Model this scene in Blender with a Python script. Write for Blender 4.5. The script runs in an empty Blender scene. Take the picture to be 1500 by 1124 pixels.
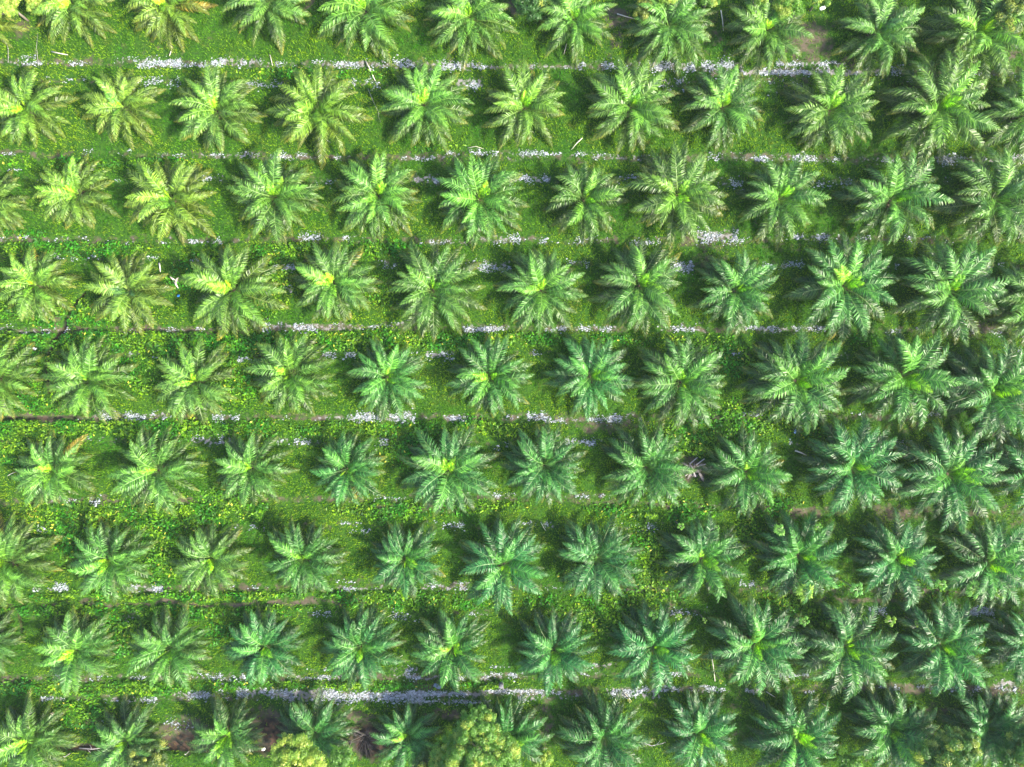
import bpy, math, random
import numpy as np
from mathutils import Vector, Euler

random.seed(11)
rng = np.random.default_rng(7)
S = bpy.context.scene
C = S.collection

# ---------------------------------------------------------------- camera, sky, sun, exposure
CAM_H = 64.5                      # metres above the ground, lens looks straight down
MPP = 93.0 / 1500.0               # metres on the ground for one photograph pixel
cam_d = bpy.data.cameras.new("camera")
cam_d.sensor_width = 34.6
cam_d.lens = 24.0
cam_d.clip_start = 0.5
cam_d.clip_end = 4000
cam = bpy.data.objects.new("camera", cam_d)
cam.location = (0, 0, CAM_H)
cam.rotation_euler = (0, 0, 0)
C.objects.link(cam)
S.camera = cam

SUN_EL, SUN_AZ = math.radians(40), math.radians(-25)   # azimuth counted from +X towards +Y
world = bpy.data.worlds.new("World")
S.world = world
world.use_nodes = True
wn = world.node_tree.nodes
sky = wn.new("ShaderNodeTexSky")
sky.sky_type = 'NISHITA'
sky.sun_disc = False
sky.sun_elevation = SUN_EL
sky.sun_rotation = math.pi / 2 - SUN_AZ
sky.dust_density = 2.0
bg = wn["Background"]
bg.inputs[1].default_value = 0.15
world.node_tree.links.new(sky.outputs[0], bg.inputs[0])
sun_d = bpy.data.lights.new("sun", 'SUN')
sun_d.energy = 4.9
sun_d.angle = math.radians(3.5)
sun_d.color = (1.0, 0.92, 0.74)
sun = bpy.data.objects.new("sun", sun_d)
sv = Vector((math.cos(SUN_EL) * math.cos(SUN_AZ), math.cos(SUN_EL) * math.sin(SUN_AZ), math.sin(SUN_EL)))
sun.rotation_euler = sv.to_track_quat('Z', 'Y').to_euler()
C.objects.link(sun)
S.view_settings.view_transform = 'Standard'
S.view_settings.look = 'None'
S.view_settings.exposure = 1.60
S.view_settings.gamma = 1.0
S.view_settings.use_curve_mapping = False
S.cycles.max_bounces = 6
S.cycles.transparent_max_bounces = 4


# ---------------------------------------------------------------- helpers
def at(px, py, z=0.0):
    """World x, y of a photograph pixel seen at height z."""
    k = (CAM_H - z) / CAM_H
    return (px - 750) * MPP * k, -(py - 562) * MPP * k


def tag(o, label=None, cat=None, group=None, kind=None):
    for key, v in (("label", label), ("category", cat), ("group", group), ("kind", kind)):
        if v:
            o[key] = v
    return o


def link(name, data, mat=None, parent=None, loc=None, rot=None, scale=None):
    o = bpy.data.objects.new(name, data)
    C.objects.link(o)
    if mat and data and not data.materials:
        data.materials.append(mat)
    if parent:
        o.parent = parent
    if loc is not None:
        o.location = loc
    if rot is not None:
        o.rotation_euler = rot
    if scale is not None:
        o.scale = (scale,) * 3 if not hasattr(scale, "__len__") else scale
    return o


def mesh_np(name, V, F, attrs=None, smooth=False):
    """V (n,3), F (m,k) with k = 3 or 4."""
    V = np.asarray(V, dtype=np.float32)
    F = np.asarray(F, dtype=np.int32)
    me = bpy.data.meshes.new(name)
    m, k = F.shape
    me.vertices.add(len(V))
    me.vertices.foreach_set("co", V.ravel())
    me.loops.add(m * k)
    me.loops.foreach_set("vertex_index", F.ravel())
    me.polygons.add(m)
    me.polygons.foreach_set("loop_start", np.arange(0, m * k, k, dtype=np.int32))
    me.polygons.foreach_set("loop_total", np.full(m, k, dtype=np.int32))
    if smooth:
        me.polygons.foreach_set("use_smooth", np.ones(m, dtype=bool))
    me.update(calc_edges=True)
    for an, vals in (attrs or {}).items():
        a = me.attributes.new(an, 'FLOAT', 'POINT')
        a.data.foreach_set("value", np.asarray(vals, dtype=np.float32).ravel())
    return me


def mesh_list(name, V, F, attrs=None, smooth=False):
    me = bpy.data.meshes.new(name)
    me.from_pydata([tuple(v) for v in V], [], F)
    if smooth:
        me.polygons.foreach_set("use_smooth", [True] * len(F))
    for an, vals in (attrs or {}).items():
        a = me.attributes.new(an, 'FLOAT', 'POINT')
        a.data.foreach_set("value", list(vals))
    me.update()
    return me


_lat = {}


def noise2(x, y, cell, seed=0):
    """Smooth value noise in 0..1."""
    if seed not in _lat:
        _lat[seed] = np.random.default_rng(seed + 100).random((256, 256)).astype(np.float32)
    L = _lat[seed]
    u, v = np.asarray(x) / cell + 1000.3, np.asarray(y) / cell + 1000.7
    i, j = np.floor(u).astype(int), np.floor(v).astype(int)
    fu, fv = u - i, v - j
    fu, fv = fu * fu * (3 - 2 * fu), fv * fv * (3 - 2 * fv)
    i0, i1, j0, j1 = i % 256, (i + 1) % 256, j % 256, (j + 1) % 256
    return (L[i0, j0] * (1 - fu) + L[i1, j0] * fu) * (1 - fv) + (L[i0, j1] * (1 - fu) + L[i1, j1] * fu) * fv


def fbm(x, y, cell, seed=0, octv=3):
    s, a, t = 0, 1.0, 0
    for o in range(octv):
        s = s + a * noise2(x, y, cell / 2 ** o, seed + o)
        t += a
        a *= 0.55
    return s / t


def new_mat(name):
    m = bpy.data.materials.new(name)
    m.use_nodes = True
    m.node_tree.nodes.clear()
    return m, m.node_tree.nodes, m.node_tree.links


def N(nt, typ, **kw):
    n = nt.new(typ)
    for k, v in kw.items():
        setattr(n, k, v)
    return n


def mixrgb(nt, ln, fac, a, b, mode='MIX'):
    n = nt.new("ShaderNodeMix")
    n.data_type = 'RGBA'
    n.blend_type = mode
    for sock, v in ((n.inputs[0], fac), (n.inputs[6], a), (n.inputs[7], b)):
        if isinstance(v, (int, float)):
            sock.default_value = v
        elif isinstance(v, tuple):
            sock.default_value = (*v, 1.0) if len(v) == 3 else v
        else:
            ln.new(v, sock)
    return n.outputs[2]


def ramp(nt, ln, fac, lo, hi, a=0.0, b=1.0):
    n = nt.new("ShaderNodeMapRange")
    n.clamp = True
    n.interpolation_type = 'SMOOTHSTEP'
    for i, v in enumerate((lo, hi, a, b)):
        n.inputs[i + 1].default_value = v
    ln.new(fac, n.inputs[0])
    return n.outputs[0]


def leafy(name, color_fn, rough=0.45, spec=0.5, transl=0.3, tcol=1.6):
    """Leaf: a principled surface with light passing through it."""
    m, nt, ln = new_mat(name)
    col = color_fn(nt, ln)
    p = nt.new("ShaderNodeBsdfPrincipled")
    ln.new(col, p.inputs["Base Color"])
    p.inputs["Roughness"].default_value = rough
    p.inputs["Specular IOR Level"].default_value = spec
    t = nt.new("ShaderNodeBsdfTranslucent")
    tc = mixrgb(nt, ln, 1.0, col, (tcol * 1.0, tcol * 1.15, tcol * 0.55), 'MULTIPLY')
    ln.new(tc, t.inputs[0])
    mx = nt.new("ShaderNodeMixShader")
    mx.inputs[0].default_value = transl
    ln.new(p.outputs[0], mx.inputs[1])
    ln.new(t.outputs[0], mx.inputs[2])
    out = nt.new("ShaderNodeOutputMaterial")
    ln.new(mx.outputs[0], out.inputs[0])
    return m


def pos_noise(nt, ln, scale, detail=3.0, off=0.0):
    g = nt.new("ShaderNodeNewGeometry")
    mp = nt.new("ShaderNodeMapping")
    mp.inputs[1].default_value = (off, off * 0.7, 0)
    ln.new(g.outputs["Position"], mp.inputs[0])
    n = nt.new("ShaderNodeTexNoise")
    n.inputs["Scale"].default_value = scale
    n.inputs["Detail"].default_value = detail
    ln.new(mp.outputs[0], n.inputs["Vector"])
    return n.outputs[0]


def island(nt):
    return nt.new("ShaderNodeNewGeometry").outputs["Random Per Island"]


# ---------------------------------------------------------------- where things lie on the ground (photograph pixels)
# pale gravel in the wheel tracks: x0, x1, y, half width, density
GRAVEL = [
 (0,12,93,5,.8),(18,60,93,5,.8),(35,50,84,4,.5),(62,130,92,4,.25),(80,120,95,3,.5),(170,205,90,7,.5),(205,262,92,8,.95),(262,310,95,4,.6),
 (312,385,91,8,.9),(385,470,93,6,.6),(470,560,94,7,.75),(560,620,93,9,.7),(620,690,96,8,.9),(690,800,97,5,.8),
 (800,830,98,4,.9),(832,935,96,8,.6),(950,1015,98,9,.95),(1030,1088,97,10,.9),(1088,1290,106,5,1.3),(1140,1235,94,5,.9),(1290,1345,104,8,.5),(1385,1490,108,7,.35),
 (65,135,117,6,.3),(195,262,120,10,.35),(355,420,124,7,.4),(510,560,122,9,.5),(672,704,122,10,.9),(955,1008,122,8,.7),(980,1000,133,4,.6),(1088,1172,124,6,.5),(1125,1145,134,7,.5),(1330,1420,120,8,.15),
 (0,60,226,3,.3),(125,190,223,5,.35),(238,268,228,4,.5),(296,378,229,6,.7),(398,455,229,6,.65),(478,520,231,4,.7),(590,680,230,5,.7),
 (655,700,223,5,.6),(690,800,224,5,.55),(800,820,225,3,.5),(833,862,226,4,.7),(870,955,230,6,.8),(1040,1200,231,8,.55),(1090,1300,234,5,.65),(1255,1380,233,8,.6),(1370,1500,234,9,.7),
 (15,32,250,3,.4),(60,78,263,4,.3),(165,182,264,3,.5),(286,362,261,6,.6),(455,505,264,8,.45),(608,645,262,9,.9),(725,805,263,8,.85),(900,932,262,6,.7),(1052,1085,269,9,.6),(1186,1245,267,9,.6),(1350,1392,263,7,.4),(1485,1500,262,6,.5),
 (0,14,352,4,.6),(30,48,348,3,.5),(68,128,351,5,.6),(158,205,356,3,.3),(235,272,356,3,.3),(280,322,354,4,.8),(345,366,352,5,.6),(440,480,348,8,.5),(505,536,349,6,.55),
 (590,632,356,3,.3),(632,690,355,4,.8),(705,760,350,9,.75),(770,800,353,5,.6),(810,855,353,6,.4),(862,890,351,5,.4),(925,965,356,7,.5),(1018,1078,346,11,.95),(1070,1102,353,5,.6),(1145,1205,349,7,.4),
 (1165,1240,348,7,.6),(1250,1272,349,5,.4),(1325,1410,350,8,.35),
 (80,148,377,6,.3),(220,230,378,4,.6),(282,304,381,5,.5),(405,430,392,7,.7),(418,428,425,7,.6),(546,578,387,8,.5),(684,746,391,8,.85),(832,860,386,7,.4),(984,1012,391,10,.9),(1118,1175,388,7,.5),(1286,1312,388,8,.45),(1436,1470,388,5,.6),
 (0,25,479,5,.7),(28,72,486,5,.85),(82,100,484,5,.6),(182,208,485,4,.8),(232,298,483,5,.65),(388,432,479,8,.9),(438,530,481,7,.85),(542,556,478,4,.6),(564,594,476,5,.8),(682,742,482,6,.85),
 (800,852,481,5,.7),(858,900,482,5,.65),(965,1042,482,6,.65),(1000,1025,474,4,.6),(1090,1130,481,5,.7),(1120,1205,482,6,.65),(1298,1340,485,6,.4),(1425,1465,487,6,.35),
 (45,56,511,3,.7),(165,180,518,4,.6),(194,202,520,5,.6),(228,246,523,3,.4),(352,368,527,6,.6),(468,524,520,6,.6),(600,610,516,4,.4),(626,662,520,9,.7),(756,764,516,4,.4),(780,790,517,5,.5),(920,932,518,3,.5),(1045,1085,519,4,.35),(1212,1245,521,9,.45),(1475,1500,518,8,.45),
 (115,145,611,4,.25),(142,242,609,8,.75),(228,255,609,7,.5),(314,348,612,7,.6),(405,424,612,5,.5),(464,518,612,5,.8),(524,606,611,9,.9),(650,682,613,5,.85),(744,803,611,7,.65),(800,925,615,5,.75),(895,925,611,5,.7),(935,965,613,5,.4),
 (1085,1112,606,5,.4),(1208,1240,607,5,.5),(1248,1262,607,4,.5),(1358,1378,606,5,.4),
 (130,178,644,7,.45),(282,342,646,9,.8),(408,466,646,8,.6),(528,566,648,8,.5),(718,742,653,8,.45),(830,870,648,7,.7),(880,898,645,4,.5),(1158,1165,650,8,.4),(1275,1292,650,6,.4),(1308,1335,648,5,.3),(1430,1452,648,9,.4),
 (92,104,734,5,.5),(112,122,733,4,.4),(135,144,735,5,.7),(150,165,725,4,.4),(550,604,730,4,.4),(722,756,726,6,.55),(820,892,727,4,.5),(982,990,726,4,.5),(1150,1180,668,6,.2),
 (58,70,775,6,.4),(118,126,772,4,.4),(332,382,771,5,.4),(384,392,780,6,.3),(502,526,767,4,.6),(514,542,778,4,.5),(622,638,766,4,.5),(652,678,769,7,.4),(764,802,767,4,.6),(800,822,769,6,.5),(912,962,773,9,.3),(1478,1500,775,8,.4),
 (52,98,862,5,.8),(80,95,857,5,.5),(192,236,862,7,.85),(236,275,866,4,.4),(338,398,861,5,.4),(485,560,863,5,.7),(494,542,852,3,.4),(622,682,858,7,.8),(1086,1106,855,7,.6),(800,830,862,4,.2),
 (60,72,903,5,.4),(183,206,902,6,.6),(292,306,902,5,.3),(428,486,899,5,.4),(562,612,903,9,.3),(690,716,899,5,.5),(762,772,893,3,.6),(778,800,900,5,.35),(835,852,900,5,.3),(985,1035,897,7,.45),(1256,1295,893,7,.7),(1392,1452,895,10,.8),
 (78,94,991,4,.4),(112,134,997,4,.6),(145,212,992,5,.5),(274,368,990,8,.55),(424,498,992,4,.85),(448,478,980,4,.5),(578,615,981,5,.75),(575,645,991,6,.75),(670,685,993,4,.7),(705,765,990,6,.85),(720,748,977,2,.5),
 (862,900,976,4,.85),(850,896,987,6,.5),(984,1000,988,4,.7),(1140,1150,988,4,.5),(1145,1182,990,6,.6),
 (62,92,1024,5,.8),(115,125,1024,4,.6),(154,228,1025,7,.7),(258,332,1019,8,.85),(350,400,1015,9,.95),(398,490,1018,10,1.2),(493,620,1021,10,.95),(600,710,1016,5,1.3),(600,715,1028,4,1.0),(705,800,1013,4,1.2),(762,785,1023,6,.9),
 (795,862,1019,9,.7),(890,965,1015,9,1.0),(955,1045,1010,6,.75),(1010,1060,1010,5,.7),(1095,1118,1012,7,.8),(1180,1192,1014,4,.7),(1232,1262,1006,8,.5),(1290,1320,1008,6,.3),(1312,1372,1006,6,.5),(1384,1434,1007,8,.55),(1460,1486,1003,10,1.0),
 (120,150,1058,6,.2),(244,285,1060,10,.3),
]
# bare or trampled soil: x, y, rx, ry, strength
SOIL = [
 (35,40,22,14,.8),(120,85,60,6,.4),(175,70,25,10,.4),(225,70,40,14,.35),(300,60,20,15,.3),(450,5,15,12,.6),(752,12,18,12,.9),(905,25,22,18,.9),(900,60,18,18,.7),(1050,50,22,25,.6),(1185,60,34,34,.95),(1230,90,25,12,.6),(1165,30,15,15,.5),
 (1350,50,18,14,.5),(1485,75,18,20,.6),(1060,112,60,6,.7),(1150,115,60,5,.6),(1290,118,60,12,.4),(250,95,80,5,.4),(600,92,110,9,.45),(900,96,90,9,.5),(1400,108,110,9,.45),
 (40,226,60,4,.8),(620,230,80,6,.6),(760,228,70,6,.4),(1120,232,110,8,.7),(1300,232,110,7,.6),(1430,205,20,10,.5),(650,240,20,10,.3),
 (150,352,110,5,.5),(640,355,50,6,.7),(800,352,100,6,.4),(1045,355,50,14,.6),(1160,360,60,8,.5),(1340,350,90,9,.4),(390,350,60,4,.5),(1040,385,25,18,.6),
 (260,484,160,4,.6),(60,484,60,5,.6),(900,482,150,6,.5),(600,480,110,5,.4),(1440,482,45,14,.7),(1180,482,90,6,.4),(1485,470,20,8,.4),
 (100,611,110,5,.8),(330,611,60,5,.4),(880,620,70,12,.7),(860,612,120,5,.6),(1340,625,35,8,.6),(1450,640,30,18,.4),
 (620,745,110,4,.7),(590,730,50,5,.4),(860,728,80,5,.6),(150,728,120,5,.4),(1180,750,40,7,.9),(1330,752,55,12,.9),(1290,742,35,8,.8),(1450,745,40,10,.5),(1490,760,20,14,.5),
 (300,884,260,3,1.0),(460,882,60,5,.8),(1270,878,90,4,.9),(1440,872,60,5,.6),(700,896,60,5,.3),(980,882,25,12,.6),(985,895,20,8,.5),
 (215,862,60,6,.5),(520,856,70,6,.5),(560,770,60,6,.3),(10,1000,25,12,.6),(20,960,20,14,.3),(620,1005,30,6,.7),(800,1030,18,14,.5),(800,1060,16,35,.7),(880,978,40,6,.4),(460,990,60,5,.4),
 (1340,1006,110,6,.95),(1210,1008,60,6,.7),(1460,1010,60,9,.9),(1370,1040,26,12,.7),(1365,1062,14,26,.6),(650,1046,34,7,.9),(530,1050,35,6,.8),(520,1040,40,5,.5),(275,1075,55,22,1.0),(260,1060,40,14,.9),
 (390,1060,30,24,1.0),(400,1090,24,20,.8),(400,1040,30,8,.6),(540,1085,36,30,1.0),(950,1030,30,8,.3),(1080,1040,14,14,.4),(1300,960,10,10,.3),(960,950,8,10,.3),(130,1062,22,12,.5),(500,1000,60,5,.3),(1080,1075,12,18,.4),
 (1017,686,24,17,1.0),(85,455,14,22,.6),(120,360,40,4,.3),
]
# narrow ditches: polyline, half width (px), depth (m)
DITCH = [
 ([(0,480),(20,484),(55,488),(85,485),(130,482),(180,481),(235,484),(300,484)], 2.0, .16),
 ([(122,430),(104,458),(92,484),(76,503),(69,522),(70,548),(74,575)], 3.2, .24),
 ([(0,612),(40,613),(110,610)], 3.5, .2),
 ([(60,850),(110,820),(112,790),(125,760),(140,725)], 2.0, .18),
 ([(395,745),(382,765),(374,790)], 1.8, .15),
 ([(178,763),(195,752),(215,756),(228,772)], 1.8, .12),
 ([(60,1097),(180,1098),(260,1097),(330,1097),(400,1098)], 6.0, .4),
 ([(0,880),(25,895),(28,925)], 4.0, .2),
]
# creeping legume mats: x, y, rx, ry, strength
CREEP = [
 (60,460,60,16,1),(170,455,70,18,1),(30,500,55,12,1),(200,500,150,16,1.1),(330,515,90,20,.9),(420,500,60,12,.8),(520,500,110,13,1),(650,500,60,12,.9),(760,498,60,10,.7),(60,530,40,30,.8),(205,545,25,30,.8),(350,570,40,30,.7),(270,520,60,15,.7),
 (30,590,60,18,.7),(60,635,70,22,1.1),(190,628,80,16,1.1),(300,632,70,12,.9),(30,660,35,25,.8),(430,632,60,14,.7),(570,628,70,14,.7),(600,655,40,25,.6),(720,625,50,12,.7),(1080,615,50,20,.9),(1010,640,50,25,.8),(1150,620,50,18,.7),(1100,600,50,14,.7),
 (100,755,60,22,.9),(170,750,60,14,.9),(300,748,60,22,1.2),(230,765,40,25,.9),(350,745,40,20,.8),(240,830,25,30,1.0),(110,790,20,35,.7),(560,750,60,14,.8),(700,740,60,12,.7),(960,745,80,14,.8),(900,835,60,30,.7),(950,860,50,22,1.0),
 (1010,750,40,14,.7),(1110,740,60,12,.6),(1090,790,20,30,.8),(950,800,25,40,.6),(330,385,60,14,.9),(420,370,60,12,.8),(140,365,80,10,.9),(60,362,60,12,.7),(390,420,30,40,.8),(560,365,50,14,.8),(270,405,30,20,.8),(560,430,18,30,.5),(30,345,60,8,.5),
 (130,893,110,8,1.1),(300,895,120,8,1.0),(250,872,160,6,1.0),(480,870,60,8,.8),(590,880,80,13,1.2),(180,930,30,25,.9),(330,930,30,18,.6),(700,880,50,10,.6),(880,905,60,25,.9),(820,885,60,12,.6),
 (80,1008,80,12,1.1),(200,1007,100,10,1.0),(130,1045,50,20,.8),(350,1003,60,7,.7),(480,1003,60,7,.8),(570,1003,60,7,.7),(700,1003,50,7,.7),(1150,890,40,18,.8),(1230,905,40,10,.6),(1170,855,60,16,.6),(1400,862,80,14,.6),
 (640,220,40,8,.3),(130,240,60,8,.7),(240,240,60,8,.6),(20,240,40,10,.5),(450,110,60,8,.8),(380,108,30,7,.6),(540,110,30,6,.6),(1070,520,30,24,.8),(1010,505,40,10,.7),(900,500,50,8,.6),(1250,500,50,8,.4),
 (1340,345,30,8,.3),(690,830,20,20,.3),(30,570,20,30,.4),
]


LINES = [((0, 92), (700, 96), (1500, 108)), ((0, 227), (500, 230), (1500, 236)), ((0, 352), (1500, 352)), ((0, 484), (500, 480), (1500, 486)),
         ((0, 611), (1500, 611)), ((0, 735), (700, 729), (1170, 745), (1500, 752)), ((180, 861), (700, 859), (1500, 868)),
         ((0, 994), (700, 990), (1200, 990)), ((60, 1024), (600, 1018), (1000, 1010), (1500, 1005))]
FAINT = [((0, 118), (1500, 128)), ((0, 262), (1500, 268)), ((0, 382), (1500, 390)), ((0, 516), (1500, 520)), ((0, 646), (1500, 650)),
         ((0, 770), (1500, 775)), ((0, 902), (1500, 895))]


def seg_dist(px, py, pts):
    d = np.full(np.shape(px), 1e9)
    for (x0, y0), (x1, y1) in zip(pts[:-1], pts[1:]):
        dx, dy = x1 - x0, y1 - y0
        t = np.clip(((px - x0) * dx + (py - y0) * dy) / (dx * dx + dy * dy), 0, 1)
        d = np.minimum(d, np.hypot(px - x0 - t * dx, py - y0 - t * dy))
    return d


def masks(x, y):
    """gravel, soil, creeper, ditch strength at world points (arrays)."""
    px, py = x / MPP + 750, 562 - y / MPP
    wx = px + 14 * (noise2(x, y, .9, 31) - .5) + 16 * (noise2(x, y, 2.6, 32) - .5)
    wy = py + 8 * (noise2(x, y, .7, 33) - .5) + 10 * (noise2(x, y, 2.2, 34) - .5)
    gy = py + 5 * (noise2(x, y, .8, 33) - .5)
    g = np.zeros(np.shape(x)); so = g.copy(); cr = g.copy(); di = g.copy()
    for x0, x1, yy, hw, a in GRAVEL:
        dx = np.maximum(np.maximum(x0 - px, px - x1), 0)
        d = np.hypot(dx / 5.0, (gy - yy) / hw)
        g = np.maximum(g, a * np.clip(1.35 - d, 0, 1))
    for cx, cy, rx, ry, a in SOIL:
        d = np.hypot((wx - cx) / rx, (wy - cy) / ry)
        so = np.maximum(so, a * np.clip(1.5 - d, 0, 1))
    for cx, cy, rx, ry, a in CREEP:
        d = np.hypot((wx - cx) / rx, (wy - cy) / ry)
        cr = np.maximum(cr, a * np.clip(1.6 - d, 0, 1))
    for pts, hw, dep in DITCH:
        d = seg_dist(wx * .3 + px * .7, wy * .3 + py * .7, pts)
        di = np.maximum(di, np.clip(1.5 - d / hw, 0, 1) * min(1, dep * 3.2))
    for cx, cy, rx, ry, a in ((275, 1084, 50, 14, .8), (395, 1076, 24, 26, .9), (540, 1086, 38, 28, .9), (650, 1048, 26, 5, .4), (528, 1046, 30, 3, .5), (1017, 686, 20, 14, .5)):
        d = np.hypot((wx - cx) / rx, (wy - cy) / ry)
        di = np.maximum(di, a * np.clip(1.5 - d, 0, 1))
    # weak wheel tracks everywhere along the avenues
    patch = noise2(x, y, 2.4, 41)
    for ls, hw, a in ((LINES, 5.5, .62), (FAINT, 5.0, .34)):
        for pts in ls:
            d = seg_dist(px, gy, pts) / hw
            k = np.clip(1.5 - d, 0, 1) * a
            so = np.maximum(so, k * (.5 + .8 * patch))
            g = np.maximum(g, k * .75 * np.clip(noise2(x, y, 1.7, 42) * 1.6 - .3, 0, 1))
    return g, so, cr * (1 - di) * (1 - np.clip(g * 1.2, 0, .9)), di


def height(x, y, m=None):
    g, so, cr, di = m if m is not None else masks(x, y)
    h = .14 * (fbm(x, y, 3.2, 3) - .5) + .5 * (noise2(x, y, 19, 9) - .5) + .10 * (noise2(x, y, .8, 12) - .5)
    return h - .10 * np.clip(g, 0, 1) - .45 * di - .03 * so + .10 * cr


def ground_z(x, y):
    return float(height(np.array([x]), np.array([y]))[0])


# ---------------------------------------------------------------- ground sheet
HX, HY = 52.0, 40.0
fx = np.arange(-HX, HX + .01, .22)
fy = np.arange(-HY, HY + .01, .22)
out = np.array([1.5, 4, 9, 18, 35, 70, 150, 350, 900, 2500.0])
gx = np.concatenate([-HX - out[::-1], fx, HX + out])
gy = np.concatenate([-HY - out[::-1], fy, HY + out])
XX, YY = np.meshgrid(gx, gy, indexing='ij')
mk = masks(XX.ravel(), YY.ravel())
ZZ = height(XX.ravel(), YY.ravel(), mk)
nx, ny = len(gx), len(gy)
idx = np.arange(nx * ny).reshape(nx, ny)
F = np.stack([idx[:-1, :-1], idx[1:, :-1], idx[1:, 1:], idx[:-1, 1:]], -1).reshape(-1, 4)
g_me = mesh_np("ground", np.stack([XX.ravel(), YY.ravel(), ZZ], -1), F,
               {"gravel": mk[0], "soil": mk[1], "creeper": mk[2], "ditch": mk[3]}, smooth=True)

m, nt, ln = new_mat("plantation_ground")


def attr(nt, name):
    a = nt.new("ShaderNodeAttribute")
    a.attribute_name = name
    return a.outputs["Fac"]


def math_(nt, ln, op, a, b):
    n = nt.new("ShaderNodeMath")
    n.operation = op
    for i, v in enumerate((a, b)):
        if isinstance(v, (int, float)):
            n.inputs[i].default_value = v
        else:
            ln.new(v, n.inputs[i])
    return n.outputs[0]


grass_a = mixrgb(nt, ln, pos_noise(nt, ln, .35, 4), (.014, .070, .005), (.050, .110, .008))
grass_b = mixrgb(nt, ln, ramp(nt, ln, pos_noise(nt, ln, 5.0, 5, 3), .35, .7), grass_a, (.012, .045, .006))
soilc = mixrgb(nt, ln, pos_noise(nt, ln, 2.2, 6, 9), (.024, .022, .015), (.135, .112, .082))
n1 = pos_noise(nt, ln, 1.6, 6, 21)
f_so = ramp(nt, ln, math_(nt, ln, 'ADD', attr(nt, "soil"), math_(nt, ln, 'MULTIPLY', n1, 2.6)), 1.6, 2.4)
c1 = mixrgb(nt, ln, f_so, grass_b, soilc)
n2 = pos_noise(nt, ln, 3.4, 6, 47)
f_g = ramp(nt, ln, math_(nt, ln, 'ADD', attr(nt, "gravel"), math_(nt, ln, 'MULTIPLY', n2, 3.6)), 2.5, 3.1)
gravc = mixrgb(nt, ln, pos_noise(nt, ln, 9, 3, 5), (.13, .11, .09), (.25, .25, .28))
c2 = mixrgb(nt, ln, f_g, c1, gravc)
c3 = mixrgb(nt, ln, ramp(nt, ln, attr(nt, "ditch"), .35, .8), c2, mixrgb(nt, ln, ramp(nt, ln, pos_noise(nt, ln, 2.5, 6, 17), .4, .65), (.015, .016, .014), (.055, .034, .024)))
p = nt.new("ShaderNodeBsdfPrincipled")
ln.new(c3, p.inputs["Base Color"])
p.inputs["Roughness"].default_value = .9
p.inputs["Specular IOR Level"].default_value = .12
bmp = nt.new("ShaderNodeBump")
bmp.inputs["Distance"].default_value = .06
bmp.inputs["Strength"].default_value = .8
ln.new(pos_noise(nt, ln, 8, 5, 1), bmp.inputs["Height"])
ln.new(bmp.outputs[0], p.inputs["Normal"])
o_ = nt.new("ShaderNodeOutputMaterial")
ln.new(p.outputs[0], o_.inputs[0])
tag(link("ground", g_me, m), "grassy plantation ground with worn wheel tracks between the palm rows", kind="structure")


# ---------------------------------------------------------------- grass and creeper (uncountable)
def blades(n, zone):
    """Random ground points kept by zone(mask) -> probability."""
    x = rng.uniform(-HX + 1, HX - 1, n)
    y = rng.uniform(-HY + 1, HY - 1, n)
    mm = masks(x, y)
    keep = rng.random(n) < zone(x, y, mm)
    mm = [a[keep] for a in mm]
    x, y = x[keep], y[keep]
    return x, y, height(x, y, mm), mm


def grass_prob(x, y, mm):
    g, so, cr, di = mm
    p_ = 1.0 - np.clip(so * .95 * (.1 + 1.7 * fbm(x, y, .8, 55)), 0, .93)
    p_ *= 1 - np.clip(g * 1.9 * (fbm(x, y, .7, 56) * 2 - .45), 0, .93)
    p_ *= 1 - np.clip(di * 1.3, 0, .95)
    return p_ * np.clip(-.1 + 1.5 * fbm(x, y, .8, 57), .12, 1)


x, y, z, mm = blades(820000, grass_prob)
n = len(x)
a = rng.uniform(0, 2 * math.pi, n)
ht = rng.uniform(.05, .24, n) * (0.25 + 1.6 * fbm(x, y, .9, 61))
rch = rng.uniform(.10, .24, n)
w = rng.uniform(.018, .042, n)
dx, dy = np.cos(a), np.sin(a)
V = np.empty((n, 3, 3), np.float32)
V[:, 0] = np.stack([x - dy * w, y + dx * w, z - .01], -1)
V[:, 1] = np.stack([x + dy * w, y - dx * w, z - .01], -1)
V[:, 2] = np.stack([x + dx * rch, y + dy * rch, z + ht], -1)


def grass_col(nt, ln):
    a_ = mixrgb(nt, ln, ramp(nt, ln, pos_noise(nt, ln, .22, 4, 2), .32, .60), (.040, .190, .008), (.205, .335, .010))
    b_ = mixrgb(nt, ln, ramp(nt, ln, island(nt), .25, .9), a_, (.014, .085, .006))
    c_ = mixrgb(nt, ln, ramp(nt, ln, pos_noise(nt, ln, .8, 5, 12), .50, .75, 0, .6), b_, (.150, .130, .035))
    return c_


grass_m = leafy("grass_blades", grass_col, .6, .12, .35)
g_o = link("grass", mesh_np("grass", V.reshape(-1, 3), np.arange(n * 3).reshape(n, 3)), grass_m)
tag(g_o, "short green grass covering the ground between the palms", "grass", kind="stuff")

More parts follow.
